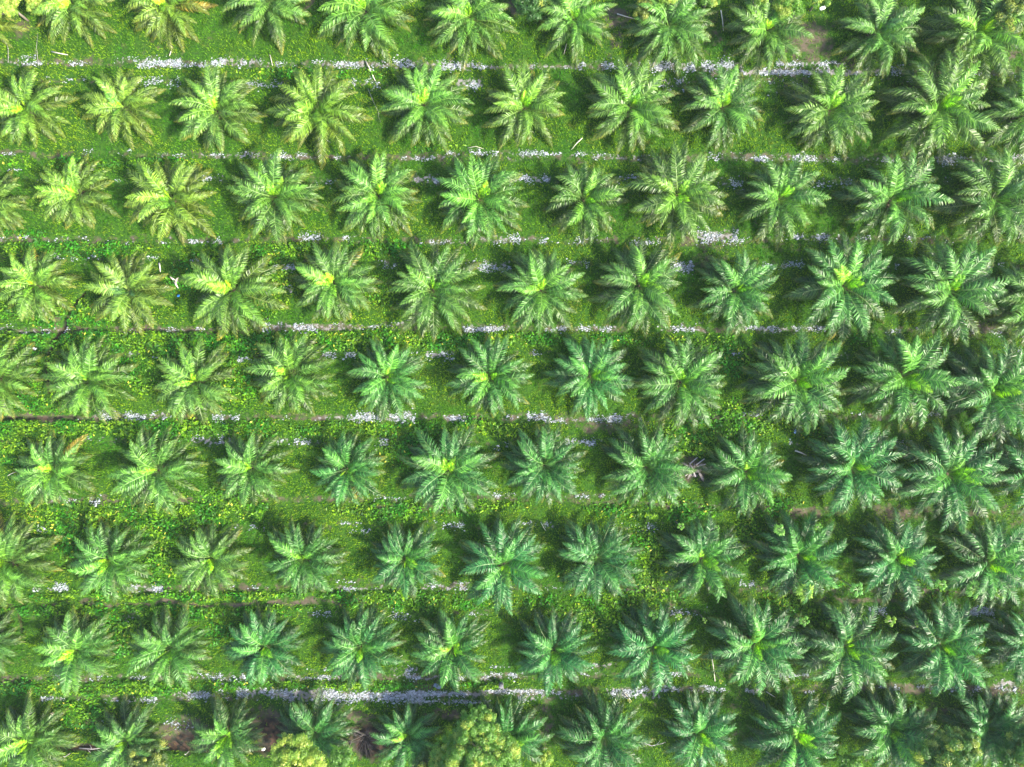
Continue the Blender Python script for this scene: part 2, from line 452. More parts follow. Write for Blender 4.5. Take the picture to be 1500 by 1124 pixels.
x, y, z, mm = blades(620000, lambda x, y, mm: np.clip((mm[2] - .16) * 2.0, 0, 1) * np.clip(fbm(x, y, .9, 71) * 2.6 - .55, .05, 1))
n = len(x)
mound = .60 * np.clip(fbm(x, y, .75, 72) * 1.6 - .35, 0, 1) * np.clip(mm[2] * 1.2, 0, 1)
z = z + mound * rng.uniform(.45, 1.0, n) + .03
a = rng.uniform(0, 2 * math.pi, n)
L_ = rng.uniform(.075, .18, n)
W_ = L_ * rng.uniform(.35, .5, n)
dx, dy = np.cos(a), np.sin(a)
tl = rng.uniform(-.6, .6, n)
rl = rng.uniform(-.7, .7, n)
V = np.empty((n, 4, 3), np.float32)
V[:, 0] = np.stack([x - dx * L_, y - dy * L_, z - L_ * tl], -1)
V[:, 1] = np.stack([x + dy * W_, y - dx * W_, z + W_ * rl], -1)
V[:, 2] = np.stack([x + dx * L_, y + dy * L_, z + L_ * tl], -1)
V[:, 3] = np.stack([x - dy * W_, y + dx * W_, z - W_ * rl], -1)


def creep_col(nt, ln):
    a_ = mixrgb(nt, ln, ramp(nt, ln, pos_noise(nt, ln, .30, 3, 5), .38, .62), (.060, .330, .010), (.290, .500, .012))
    b_ = mixrgb(nt, ln, island(nt), a_, (.014, .085, .010))
    b_ = mixrgb(nt, ln, ramp(nt, ln, pos_noise(nt, ln, 2.2, 3, 8), .42, .62, 0, .75), b_, (.018, .10, .012))
    isl = island(nt)
    c_ = mixrgb(nt, ln, ramp(nt, ln, isl, .98, .985), b_, (.50, .48, .06))
    return c_


creep_m = leafy("creeper_leaves", creep_col, .5, .25, .35)
c_o = link("creeper_cover", mesh_np("creeper_cover", V.reshape(-1, 3), np.arange(n * 4).reshape(n, 4)), creep_m)
tag(c_o, "bright green leafy creeper mats with small yellow blooms among the rows", "creeper", kind="stuff")

# ---------------------------------------------------------------- pale gravel stones in the wheel tracks
gs = []
for x0, x1, yy, hw, dens in GRAVEL:
    area = (x1 - x0 + 6) * hw * 2
    k = int(area * dens * .55)
    gs.append(np.stack([rng.uniform(x0 - 3, x1 + 3, k), yy + rng.normal(0, hw * .48, k), np.full(k, dens)], -1))
gs = np.concatenate(gs)
x, y = (gs[:, 0] - 750) * MPP, -(gs[:, 1] - 562) * MPP
keep = rng.random(len(x)) < np.clip(gs[:, 2] * .75 - .55 + (fbm(x, y, 1.1, 81) - .48) * 10.0, 0.02, 1)
x, y = x[keep], y[keep]
z = height(x, y)
n = len(x)
r = rng.uniform(.025, .07, n) * rng.choice([.7, 1, 1.7], n, p=[.5, .43, .07])
base = np.array([[1, 0, 0], [.5, .87, .1], [-.5, .8, 0], [-1, 0, .1], [-.45, -.85, 0], [.55, -.85, .1], [.1, .1, .6], [0, 0, -.5]])
tri = np.array([[0, 1, 6], [1, 2, 6], [2, 3, 6], [3, 4, 6], [4, 5, 6], [5, 0, 6], [1, 0, 7], [3, 2, 7], [5, 4, 7]])
jit = rng.uniform(.65, 1.3, (n, 8, 1))
ang = rng.uniform(0, 6.28, n)
ca, sa = np.cos(ang)[:, None], np.sin(ang)[:, None]
B = base[None] * jit
V = np.stack([(B[..., 0] * ca - B[..., 1] * sa) * r[:, None] * 1.3 + x[:, None], (B[..., 0] * sa + B[..., 1] * ca) * r[:, None] * .85 + y[:, None], B[..., 2] * r[:, None] + (z + r * .35)[:, None]], -1)
Fg = (tri[None] + (np.arange(n) * 8)[:, None, None]).reshape(-1, 3)
m, nt, ln = new_mat("pale_gravel")
p = nt.new("ShaderNodeBsdfPrincipled")
ln.new(mixrgb(nt, ln, island(nt), (.13, .15, .18), (.38, .41, .47)), p.inputs["Base Color"])
p.inputs["Roughness"].default_value = .7
o_ = nt.new("ShaderNodeOutputMaterial")
ln.new(p.outputs[0], o_.inputs[0])
tag(link("gravel", mesh_np("gravel", V.reshape(-1, 3), Fg), m), "pale broken gravel lying in the worn wheel tracks", "gravel", kind="stuff")


# ---------------------------------------------------------------- oil palms
def frond_color(nt, ln):
    oi = nt.new("ShaderNodeObjectInfo")
    tt = attr(nt, "along")
    v = mixrgb(nt, ln, island(nt), (.32, .42, .42), (1.85, 1.6, 1.45))
    c = mixrgb(nt, ln, 1.0, oi.outputs["Color"], v, 'MULTIPLY')
    # leaf tips run to straw and orange on ageing fronds (amount carried by the object)
    edge = ramp(nt, ln, math_(nt, ln, 'ADD', tt, math_(nt, ln, 'MULTIPLY', pos_noise(nt, ln, 1.2, 3), .6)), .85, 1.25)
    f = math_(nt, ln, 'MULTIPLY', edge, oi.outputs["Alpha"])
    return mixrgb(nt, ln, f, c, (.32, .28, .04))


frond_m = leafy("palm_frond", frond_color, .45, .5, .20, 1.7)


def rib_color(nt, ln):
    oi = nt.new("ShaderNodeObjectInfo")
    return mixrgb(nt, ln, .35, oi.outputs["Color"], (.26, .32, .10))


rib_m = leafy("palm_rib", rib_color, .45, .5, .1)

CLS = [(88, 8, .52), (80, 50, .62), (76, 70, .80), (72, 86, .95), (66, 94, 1.03), (57, 95, 1.05), (47, 92, 1.06), (36, 84, 1.05), (25, 70, 1.03), (12, 50, 1.0)]
NV = 4


def frond_mesh(k, v):
    """One frond of age class k: arching rachis along +X with two rows of drooping leaflets."""
    R = random.Random(1000 * k + v)
    e0, bend, lf = CLS[k]
    L = 4.0 * lf
    ns = 30
    side = R.uniform(-.35, .35)
    twist = R.uniform(-.25, .25)
    pts, dirs = [Vector((0, 0, 0))], []
    for i in range(ns):
        s = (i + .5) / ns
        el = math.radians(e0 - bend * s ** 1.35)
        az = side * s * s
        d = Vector((math.cos(el) * math.cos(az), math.cos(el) * math.sin(az), math.sin(el)))
        dirs.append(d)
        pts.append(pts[-1] + d * (L / ns))
    dirs.append(dirs[-1])

    def frame(t):
        u = t * ns
        i = min(int(u), ns - 1)
        f = u - i
        P = pts[i].lerp(pts[i + 1], f)
        D = dirs[i].lerp(dirs[i + 1], f).normalized()
        Sd = Vector((0, 0, 1)).cross(D)
        if Sd.length < .05:
            Sd = Vector((0, 1, 0))
        Sd.normalize()
        U = D.cross(Sd)
        a_ = twist * t
        return P, D, Sd * math.cos(a_) + U * math.sin(a_), U * math.cos(a_) - Sd * math.sin(a_)

    V, F, T, MI = [], [], [], []
    rings = 9
    for i in range(rings):
        t = i / (rings - 1)
        P, D, Sd, U = frame(t)
        wd = .050 * (1 - t) ** .9 + .006
        b = len(V)
        V += [P + Sd * wd, P + U * wd * .7, P - Sd * wd]
        T += [0, 0, 0]
        if i:
            q = b - 3
            F += [[q, b, b + 1, q + 1], [q + 1, b + 1, b + 2, q + 2]]
            MI += [1, 1]
    n = 56
    t0 = .17
    fold = .9 if k == 0 else (.25 if k == 1 else 0.0)          # the youngest leaves are still half closed
    for sgn in (-1, 1):
        for i in range(n):
            u = (i + R.uniform(-.3, .3)) / n
            u = min(max(u, 0), 1)
            t = t0 + (1 - t0) * u * .995
            P, D, Sd, U = frame(t)
            ln_ = .90 * (.30 + 1.0 * math.sin(math.pi * min(u * .80 + .17, 1)) ** .8) * R.uniform(.86, 1.06) * (1 - .42 * u ** 4) * .66
            ln_ *= (1 - .35 * fold)
            spread = math.radians(66 - 40 * u ** 1.6 + R.uniform(-7, 7)) * (1 - .72 * fold)
            lift = R.uniform(-.05, .35) if i % 2 else R.uniform(-.25, .12)
            d1 = (D * math.cos(spread) + Sd * sgn * math.sin(spread) + U * lift).normalized()
            droop = R.uniform(.55, 1.1) * (1 - .7 * fold)
            d2 = (d1 * 1.0 + Vector((0, 0, -droop)) + D * .15).normalized()
            wv = D * .028 + U * R.uniform(-.012, .012)
            wv = wv * (1.15 if .1 < u < .85 else .8)
            m1 = P + d1 * ln_ * .5
            e = m1 + d2 * ln_ * .5
            b = len(V)
            V += [P - wv * .7, P + wv * .7, m1 + wv * 1.05, m1 - wv * 1.05, e]
            T += [u * .6, u * .6, u * .8 + .1, u * .8 + .1, u + .2]
            F += [[b, b + 1, b + 2, b + 3], [b + 3, b + 2, b + 4]] if sgn > 0 else [[b + 3, b + 2, b + 1, b], [b + 4, b + 2, b + 3]]
            MI += [0, 0]
    me = mesh_list("frond", V, F, {"along": T})
    me.materials.append(frond_m)
    me.materials.append(rib_m)
    me.polygons.foreach_set("material_index", MI)
    me.update()
    return me


FR = [[frond_mesh(k, v) for v in range(NV)] for k in range(len(CLS))]


def trunk_mesh(v):
    """Short stout stem wrapped in cut leaf bases."""
    R = random.Random(v + 5)
    V, F = [], []
    nr, ns = 7, 12
    for i in range(nr):
        t = i / (nr - 1)
        rr = .42 - .10 * t + .05 * math.sin(t * 9)
        if i == nr - 1:
            rr = .16
        for j in range(ns):
            a_ = 2 * math.pi * j / ns + t
            q = rr * R.uniform(.85, 1.15)
            V.append((q * math.cos(a_), q * math.sin(a_), -.3 + 1.35 * t))
    for i in range(nr - 1):
        for j in range(ns):
            a_, b_ = i * ns + j, i * ns + (j + 1) % ns
            F.append([a_, b_, b_ + ns, a_ + ns])
    F.append([(nr - 1) * ns + j for j in range(ns)])
    for i in range(26):                       # leaf bases
        a_ = i * 2.4
        z0 = .1 + .8 * i / 26
        c, s = math.cos(a_), math.sin(a_)
        b = len(V)
        for (rr, w_, dz) in ((.30, .13, -.05), (.62, .06, .22)):
            for sx, sz in ((-1, 0), (1, 0), (0, .08)):
                V.append((rr * c - s * w_ * sx, rr * s + c * w_ * sx, z0 + dz + sz))
        F += [[b, b + 1, b + 4, b + 3], [b + 1, b + 2, b + 5, b + 4], [b + 2, b, b + 3, b + 5], [b + 3, b + 4, b + 5]]
    return mesh_list("trunk", V, F)


m, nt, ln = new_mat("palm_stem")
p = nt.new("ShaderNodeBsdfPrincipled")
ln.new(mixrgb(nt, ln, pos_noise(nt, ln, 6, 4), (.045, .035, .022), (.13, .10, .06)), p.inputs["Base Color"])
p.inputs["Roughness"].default_value = .9
o_ = nt.new("ShaderNodeOutputMaterial")
ln.new(p.outputs[0], o_.inputs[0])
TR = [trunk_mesh(v) for v in range(3)]
for t_ in TR:
    t_.materials.append(m)

# x, y of the crown's heart in the photograph, crown radius (px), bearing and strength of the yellow new leaves, orange in the old leaves
ROWS = [
 [(-28,30,52,0,0,0),(105,6,60,160,3,3),(243,5,58,150,3,2),(392,2,62,90,1,1),(534,12,72,110,2,2),(688,22,63,95,2,2),(840,25,58,70,2,0),(982,35,62,70,1,0),(1125,42,60,70,3,1),(1288,45,63,35,1,0),(1435,50,75,45,3,0)],
 [(38,160,60,170,3,1),(178,155,57,135,2,0),(315,160,62,115,3,1),(463,160,68,200,0,1),(620,150,66,110,3,0),(768,155,60,60,3,1),(925,155,66,60,2,0),(1060,155,60,50,3,0),(1218,160,66,55,2,0),(1375,158,78,-10,3,0),(1508,165,65,0,1,0)],
 [(-12,297,52,0,0,1),(112,284,55,95,3,3),(250,292,65,200,2,0),(402,288,64,80,3,1),(553,285,64,80,3,2),(702,290,66,60,3,0),(856,292,60,-30,3,0),(994,285,72,-60,3,0),(1143,290,62,80,2,0),(1308,292,72,-10,2,0),(1460,292,75,45,1,0)],
 [(52,418,55,155,3,3),(187,426,58,215,1,1),(340,425,70,150,3,1),(487,414,60,150,3,3),(634,424,70,20,2,0),(792,425,62,80,3,0),(937,418,68,30,3,2),(1078,426,60,0,2,1),(1238,418,76,10,3,1),(1394,425,75,60,2,0),(1510,440,65,0,0,0)],
 [(-3,555,62,90,1,3),(130,558,62,120,2,1),(285,560,60,80,3,3),(425,548,62,160,3,1),(567,553,60,0,3,0),(718,553,60,40,3,2),(865,552,64,-20,3,1),(998,560,68,45,2,0),(1168,558,76,-40,3,0),(1325,552,75,-20,3,0),(1455,572,76,20,3,0)],
 [(75,690,58,140,3,2),(228,690,65,150,2,1),(367,687,56,150,2,1),(508,688,56,-20,2,3),(656,690,70,60,3,0),(797,682,60,100,1,1),(948,685,66,60,1,1),(1095,692,62,-10,3,1),(1250,685,72,20,2,0),(1392,695,78,-20,3,0),(1512,690,65,0,0,0)],
 [(10,825,68,150,3,3),(160,822,62,210,3,3),(307,820,55,-110,3,1),(443,820,60,90,2,1),(593,820,55,-20,3,1),(738,828,66,-60,3,0),(875,820,64,150,1,0),(1030,820,62,-30,3,0),(1172,815,66,20,2,0),(1313,818,66,-20,3,0),(1450,825,70,-20,3,0)],
 [(-18,945,48,0,1,3),(108,955,60,230,3,1),(248,952,60,-100,2,0),(385,950,58,-60,3,0),(528,950,60,-110,2,0),(663,952,58,0,3,0),(812,955,58,-100,2,0),(958,950,64,-20,2,0),(1108,945,70,-30,3,1),(1240,948,72,-10,3,0),(1380,945,70,-30,2,0),(1502,940,58,0,1,0)],
 [(42,1088,62,150,3,1),(185,1088,56,-110,3,0),(332,1078,56,-70,3,0),(460,1076,60,170,1,0),(596,1080,52,140,3,0),(742,1082,62,-20,3,0),(885,1082,66,20,1,0),(1025,1076,60,-40,3,0),(1166,1080,68,0,3,0),(1308,1072,66,-70,3,0),(1448,1068,62,-50,1,0)],
]
ORD = ["first", "second", "third", "fourth", "fifth", "sixth", "seventh", "eighth", "ninth", "tenth", "eleventh", "twelfth"]
PER_CLASS = [1, 2, 3, 4, 5, 6, 6, 6, 5, 5]


def jitter(c, R, a=.14):
    f = R.uniform(1 - a, 1 + a)
    return (c[0] * f * R.uniform(.93, 1.07), c[1] * f, c[2] * f * R.uniform(.9, 1.1))


def make_palm(ri, ci, px, py, rad, yaz, yamt, orange):
    R = random.Random(ri * 100 + ci)
    sc = rad * MPP * (1.01 + .05 * min(max(px / 1100, 0), 1)) / 3.92
    zc = 1.35 * sc
    bx, by = at(px, py, zc + .3)
    gz = ground_z(bx, by)
    root = bpy.data.objects.new("oil_palm", None)
    root.empty_display_size = .5
    C.objects.link(root)
    root.location = (bx, by, gz)
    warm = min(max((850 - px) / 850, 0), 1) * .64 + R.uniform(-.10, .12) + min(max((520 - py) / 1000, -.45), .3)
    warm = max(warm, -.25)      # leaves yellower towards upper left: a warm glow painted into their colour
    size = "broad" if rad >= 70 else ("small" if rad <= 56 else "young")
    heart = {0: "dull green heart", 1: "plain green heart", 2: "lime green heart", 3: "bright yellow heart"}[yamt]
    tag(root, f"{size} oil palm with {heart}, {ORD[ci]} from left in {ORD[ri]} row from top",
        "oil palm", "oil palms planted in rows")
    link("trunk", TR[R.randrange(3)], None, root, (0, 0, 0), (0, 0, R.uniform(0, 6.28)), sc)
    i = 0
    a0 = R.uniform(0, 360)
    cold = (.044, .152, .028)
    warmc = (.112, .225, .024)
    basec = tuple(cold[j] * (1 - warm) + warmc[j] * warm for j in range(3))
    total = []
    lush = R.choice([-1, 0, 0, 0, 1])
    zs = R.uniform(.85, 1.15)
    tint = R.uniform(.85, 1.15)
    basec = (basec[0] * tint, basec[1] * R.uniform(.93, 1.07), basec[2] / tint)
    for k, cnt in enumerate(PER_CLASS):
        cnt += lush if k in (4, 6, 8, 9) else 0
        for _ in range(cnt):
            total.append(k)
    for k in total:
        i += 1
        az = a0 + i * 137.5 + R.uniform(-11, 11)
        tip = 0.0
        col = basec
        if k <= 2 and yamt:
            az = yaz + R.uniform(-38, 38) + (R.choice([0, 0, 120]) if k == 2 else 0)
            col = ((.30, .54, .02), R.choice([(.28, .56, .02), (.22, .50, .025)]), R.choice([(.12, .32, .03), (.20, .44, .03)]))[k] if yamt == 3 else ((.28, .50, .022), (.18, .44, .025), (.10, .29, .035))[k] if yamt == 2 else ((.09, .24, .03), (.07, .19, .04), (.05, .15, .045))[k]
        elif k <= 2:
            col = (basec[0] * 1.2, basec[1] * 1.3, basec[2] * 1.1)
        elif k in (4, 5):
            col = tuple(v * 1.12 for v in basec)
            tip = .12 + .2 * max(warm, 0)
        elif k == 3:
            col = tuple(basec[j] * 1.2 + (.03, .07, 0)[j] * yamt / 3 for j in range(3))
        elif k >= 7:
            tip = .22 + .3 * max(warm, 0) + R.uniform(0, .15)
            col = (basec[0] * .86, basec[1] * .76, basec[2] * .72)
            if k == 9 and R.random() < .08 + .16 * orange:
                tip = .85 if orange else .5
                if R.random() < .05 * orange:
                    col = (.30, .24, .035)
        else:
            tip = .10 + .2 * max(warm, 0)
        if k >= 6:
            col = tuple(v * (.86 if k == 6 else .78) for v in col)
        col = jitter(col, R)
        lift = R.uniform(-7, 7)
        s = sc * (R.uniform(.80, 1.10) if k > 2 or not yamt else R.uniform(.45, .72))
        ar = math.radians(az)
        off = (.05 + .020 * k) * sc
        zb = (1.32 - .055 * k) * sc
        f = link("frond" if k else "spear_leaf", FR[k][R.randrange(NV)], None, root,
                 (off * math.cos(ar), off * math.sin(ar), zb),
                 (math.radians(R.uniform(-24, 24)), math.radians(-lift), ar), (s, s * R.uniform(.85, 1.15), s * zs))
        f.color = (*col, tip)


for ri, row in enumerate(ROWS):
    for ci, p_ in enumerate(row):
        make_palm(ri, ci, *p_)


# ---------------------------------------------------------------- broadleaved trees and shrubs
def blob_col(nt, ln):
    oi = nt.new("ShaderNodeObjectInfo")
    y_ = attr(nt, "young")
    a_ = mixrgb(nt, ln, island(nt), (.65, .7, .7), (1.3, 1.25, 1.2))
    c = mixrgb(nt, ln, 1.0, oi.outputs["Color"], a_, 'MULTIPLY')
    return mixrgb(nt, ln, y_, c, (.48, .50, .10))


crown_m = leafy("tree_leaves", blob_col, .45, .5, .35)
m, nt, ln = new_mat("bark")
p = nt.new("ShaderNodeBsdfPrincipled")
ln.new(mixrgb(nt, ln, pos_noise(nt, ln, 7, 4), (.12, .095, .075), (.32, .28, .24)), p.inputs["Base Color"])
p.inputs["Roughness"].default_value = .85
o_ = nt.new("ShaderNodeOutputMaterial")
ln.new(p.outputs[0], o_.inputs[0])
bark_m = m


def tube(paths, sides=6):
    """Tapered tubes: each path is a list of (Vector, radius)."""
    V, F = [], []
    for path in paths:
        b0 = len(V)
        for i, (P, r_) in enumerate(path):
            D = (path[min(i + 1, len(path) - 1)][0] - path[max(i - 1, 0)][0]).normalized()
            A = D.orthogonal().normalized()
            B_ = D.cross(A)
            for j in range(sides):
                t = 2 * math.pi * j / sides
                V.append(P + A * math.cos(t) * r_ + B_ * math.sin(t) * r_)
        for i in range(len(path) - 1):
            for j in range(sides):
                a_, b_ = b0 + i * sides + j, b0 + i * sides + (j + 1) % sides
                F.append([a_, b_, b_ + sides, a_ + sides])
        F.append([b0 + j for j in range(sides)][::-1])
        F.append([b0 + (len(path) - 1) * sides + j for j in range(sides)])
    return V, F


def tree(name, px, py, rpx, h, label, cat, color, young, seed, leaf=.075, squash=.6, group=None):
    """Trunk with limbs and a crown of many leaf tufts carried on small rounded clumps."""
    rg = np.random.default_rng(seed)
    R = random.Random(seed)
    bx, by = at(px, py, h * .8)
    gz = ground_z(bx, by)
    root = bpy.data.objects.new(name, None)
    C.objects.link(root)
    root.location = (bx, by, gz)
    tag(root, label, cat, group)
    rad = rpx * MPP * (CAM_H - h) / CAM_H
    nb = int(18 + 40 * rad * rad)
    cz = h - rad * squash
    ph = rg.uniform(0, 6.28, 4)
    cen = []
    while len(cen) < nb:
        a_ = rg.uniform(0, 6.28)
        q = math.sqrt(rg.random())
        lim = rad * (.86 + .13 * math.sin(3 * a_ + ph[0]) + .10 * math.sin(5 * a_ + ph[1]))
        zz = math.sqrt(max(0, 1 - q * q)) * rad * squash * (.85 + .3 * math.sin(4 * q * 3 + ph[2] + 2 * a_))
        cen.append((q * lim * math.cos(a_), q * lim * math.sin(a_), cz + zz - rg.uniform(0, .35) * rad * .35))
    paths = [[(Vector((0, 0, -.3)), .09 + .03 * rad), (Vector((.05, .03, cz * .5)), .07 + .02 * rad), (Vector((0, .05, cz)), .05 + .015 * rad)]]
    for i in range(min(16, nb)):
        c_ = Vector(cen[R.randrange(nb)])
        s_ = Vector((0, .02, cz * R.uniform(.45, .9)))
        md = s_.lerp(c_, .55) + Vector((R.uniform(-.1, .1), R.uniform(-.1, .1), -.1))
        paths.append([(s_, .04 + .01 * rad), (md, .03 + .006 * rad), (c_, .012)])
    tv, tf = tube(paths)
    link("trunk", mesh_list("trunk", tv, tf, smooth=True), bark_m, root)
    Vs, yv = [], []
    for c_ in cen:
        br = rg.uniform(.12, .34) * (1 if rad > 1 else .8)
        k = int(230 * (br / .3) ** 2) + 20
        d = rg.normal(size=(k, 3))
        d[:, 2] = np.abs(d[:, 2]) * 1.1 - .25
        d /= np.linalg.norm(d, axis=1)[:, None]
        P = np.array(c_) + d * br * rg.uniform(.5, 1.45, (k, 1))
        t1 = np.cross(d, rg.normal(size=(k, 3)))
        t1 /= np.linalg.norm(t1, axis=1)[:, None]
        nn = d + rg.normal(size=(k, 3)) * .45
        t2 = np.cross(nn, t1)
        t2 /= np.linalg.norm(t2, axis=1)[:, None]
        s_ = leaf * rg.uniform(.6, 1.2, (k, 1))
        Vs.append(np.stack([P - t1 * s_, P - t2 * s_ * .5, P + t1 * s_, P + t2 * s_ * .5], 1))
        yg = (rg.random() < young * .7) * rg.uniform(.3, .9)
        yv.append(np.full(k * 4, yg) * np.repeat(rg.uniform(.5, 1, k), 4))
    Vs = np.concatenate(Vs).reshape(-1, 3)
    o = link("crown", mesh_np("crown", Vs, np.arange(len(Vs)).reshape(-1, 4), {"young": np.concatenate(yv)}), crown_m, root)
    o.color = (*color, 1)
    return root


GR, GY = (.12, .26, .045), (.20, .33, .05)
tree("broadleaf_tree", 698, 1122, 76, 6.0, "large yellow-green rounded tree crown at the bottom edge beneath a row gap", "tree", GR, .42, 1)
tree("broadleaf_tree", 432, 1112, 40, 5.0, "bushy yellow tree crown overlapping the fourth palm of the bottom row", "tree", GY, .5, 2)
tree("broadleaf_tree", 502, 1112, 19, 3.6, "small green round tree between yellow bushy tree and bare dark shrub", "tree", GR, .15, 3)
tree("broadleaf_tree", 210, 1122, 34, 3.2, "green shrubby tree with yellow top below second palm of bottom row", "tree", (.07, .13, .03), .4, 4)
tree("broadleaf_tree", 1392, 1110, 48, 5.5, "green tree with yellow crown top near the bottom right corner", "tree", (.07, .17, .035), .3, 5)
tree("broadleaf_tree", 1500, 1098, 36, 4.5, "mid green tree cut by the bottom right corner", "tree", (.06, .16, .035), .12, 6)
tree("broadleaf_tree", 624, 1122, 20, 3.0, "low dark green shrubby tree hugging the large yellow-green crown", "tree", (.055, .13, .03), .1, 7)
tree("shrub", 562, 1122, 12, 1.8, "small green shrub at bottom edge beside the bare dark shrub", "shrub", GR, .2, 8)
tree("shrub", 795, 1114, 14, 1.6, "sparse yellow shrub at the bottom edge beside the large round tree", "shrub", GY, .45, 9)
tree("shrub", 1245, 1122, 18, 2.0, "green leafy shrub at bottom edge between two lower row palms", "shrub", GR, .05, 10)
tree("broadleaf_tree", 8, 6, 26, 3.6, "yellow-green bushy tree in the top left corner", "tree", GY, .6, 11)
tree("shrub", 53, 8, 12, 2.2, "small yellowish bush beside the top left corner tree", "shrub", GY, .5, 12)
tree("broadleaf_tree", 778, 4, 26, 2.6, "dark green leafy bush on top edge between fifth and sixth palms", "bush", (.05, .14, .03), .05, 13)
tree("shrub", 942, 14, 13, 2.6, "orange-yellow flowering shrub left of the eighth top row palm", "shrub", (.12, .17, .03), .7, 14)
tree("shrub", 976, -4, 14, 3.2, "yellow-green bush on the top edge above the eighth palm", "shrub", GY, .6, 15)
tree("shrub", 1040, -6, 16, 2.5, "green bush on top edge in the gap before the ninth palm", "shrub", GR, .45, 16)
tree("broadleaf_tree", 1112, -2, 15, 4.0, "lime bush on top edge above and left of ninth palm", "bush", (.12, .24, .03), .65, 17)
tree("broadleaf_tree", 1152, 6, 22, 3.4, "large lime bush on top edge overlapping the ninth palm", "bush", (.11, .25, .03), .5, 18)
tree("shrub", 1202, -4, 16, 3.0, "pale green bush on top edge above the white scrap", "bush", GR, .4, 19)
tree("broadleaf_tree", 1484, 10, 34, 4.2, "yellow-green tree in the top right corner", "tree", (.08, .15, .035), .5, 20)
tree("shrub", 1440, -2, 20, 3.0, "dark green bush on the top edge beside the top right tree", "bush", (.05, .13, .035), .1, 21)
tree("shrub", 1480, 1052, 24, 2.0, "greyish green twiggy bush right of the last bottom row palm", "bush", (.09, .15, .06), .05, 22, leaf=.05)
tree("shrub", 1348, 1060, 20, .9, "low weedy green shrub between the last two palms of bottom row", "shrub", (.07, .13, .04), .05, 23, leaf=.05)


# ---------------------------------------------------------------- saplings with a tuft of lobed leaves on a thin stem
def sap_col(nt, ln):
    oi = nt.new("ShaderNodeObjectInfo")
    return mixrgb(nt, ln, pos_noise(nt, ln, 6, 3), oi.outputs["Color"], (.20, .40, .06))


sap_m = leafy("sapling_leaf", sap_col, .4, .6, .3)


def lobed_leaf(v):
    R = random.Random(v + 40)
    V, F = [Vector((0, 0, 0)), Vector((.5, 0, .10))], []
    nl = 7
    ring = []
    for i in range(nl):
        a_ = -2.5 + 5.0 * i / (nl - 1)
        tipr = .42 * (1 - .12 * abs(a_)) * R.uniform(.85, 1.1)
        ring.append(len(V))
        V.append(Vector((.5 + tipr * math.cos(a_), tipr * math.sin(a_), -.12 - R.uniform(0, .12))))
        if i < nl - 1:
            b_ = a_ + 2.5 / (nl - 1)
            ring.append(len(V))
            V.append(Vector((.5 + .24 * math.cos(b_), .24 * math.sin(b_), .03)))
    for p0, p1 in zip(ring[:-1], ring[1:]):
        F.append([1, p0, p1])
    b = len(V)
    V += [Vector((0, .02, 0)), Vector((.5, .012, .10)), Vector((.5, -.012, .10)), Vector((0, -.02, 0))]
    F.append([b, b + 1, b + 2, b + 3])
    me = mesh_list("leaf", V, F)
    me.materials.append(sap_m)
    return me


LL = [lobed_leaf(v) for v in range(3)]


def sapling(px, py, rpx, h, label, col, seed, nleaf=9):
    R = random.Random(seed)
    bx, by = at(px, py, h)
    gz = ground_z(bx, by)
    root = bpy.data.objects.new("sapling", None)
    C.objects.link(root)
    root.location = (bx, by, gz)
    tag(root, label, "sapling", "tufted saplings scattered along the lower rows")
    tv, tf = tube([[(Vector((0, 0, -.2)), .055), (Vector((.03, 0, h * .5)), .045), (Vector((0, 0, h)), .035)]])
    link("stem", mesh_list("stem", tv, tf, smooth=True), bark_m, root)
    s0 = rpx * MPP / .80
    for i in range(nleaf):
        s = s0 * R.uniform(.8, 1.05) * (1 if i < nleaf * .6 else .65)
        l = link("leaf", LL[i % 3], None, root, (0, 0, h - .02 * i + .1), (R.uniform(-.3, .3), -(.05 + .06 * i) + .3, i * 2.4 + R.uniform(-.3, .3)), s)
        l.color = (*jitter(col, R), 1)


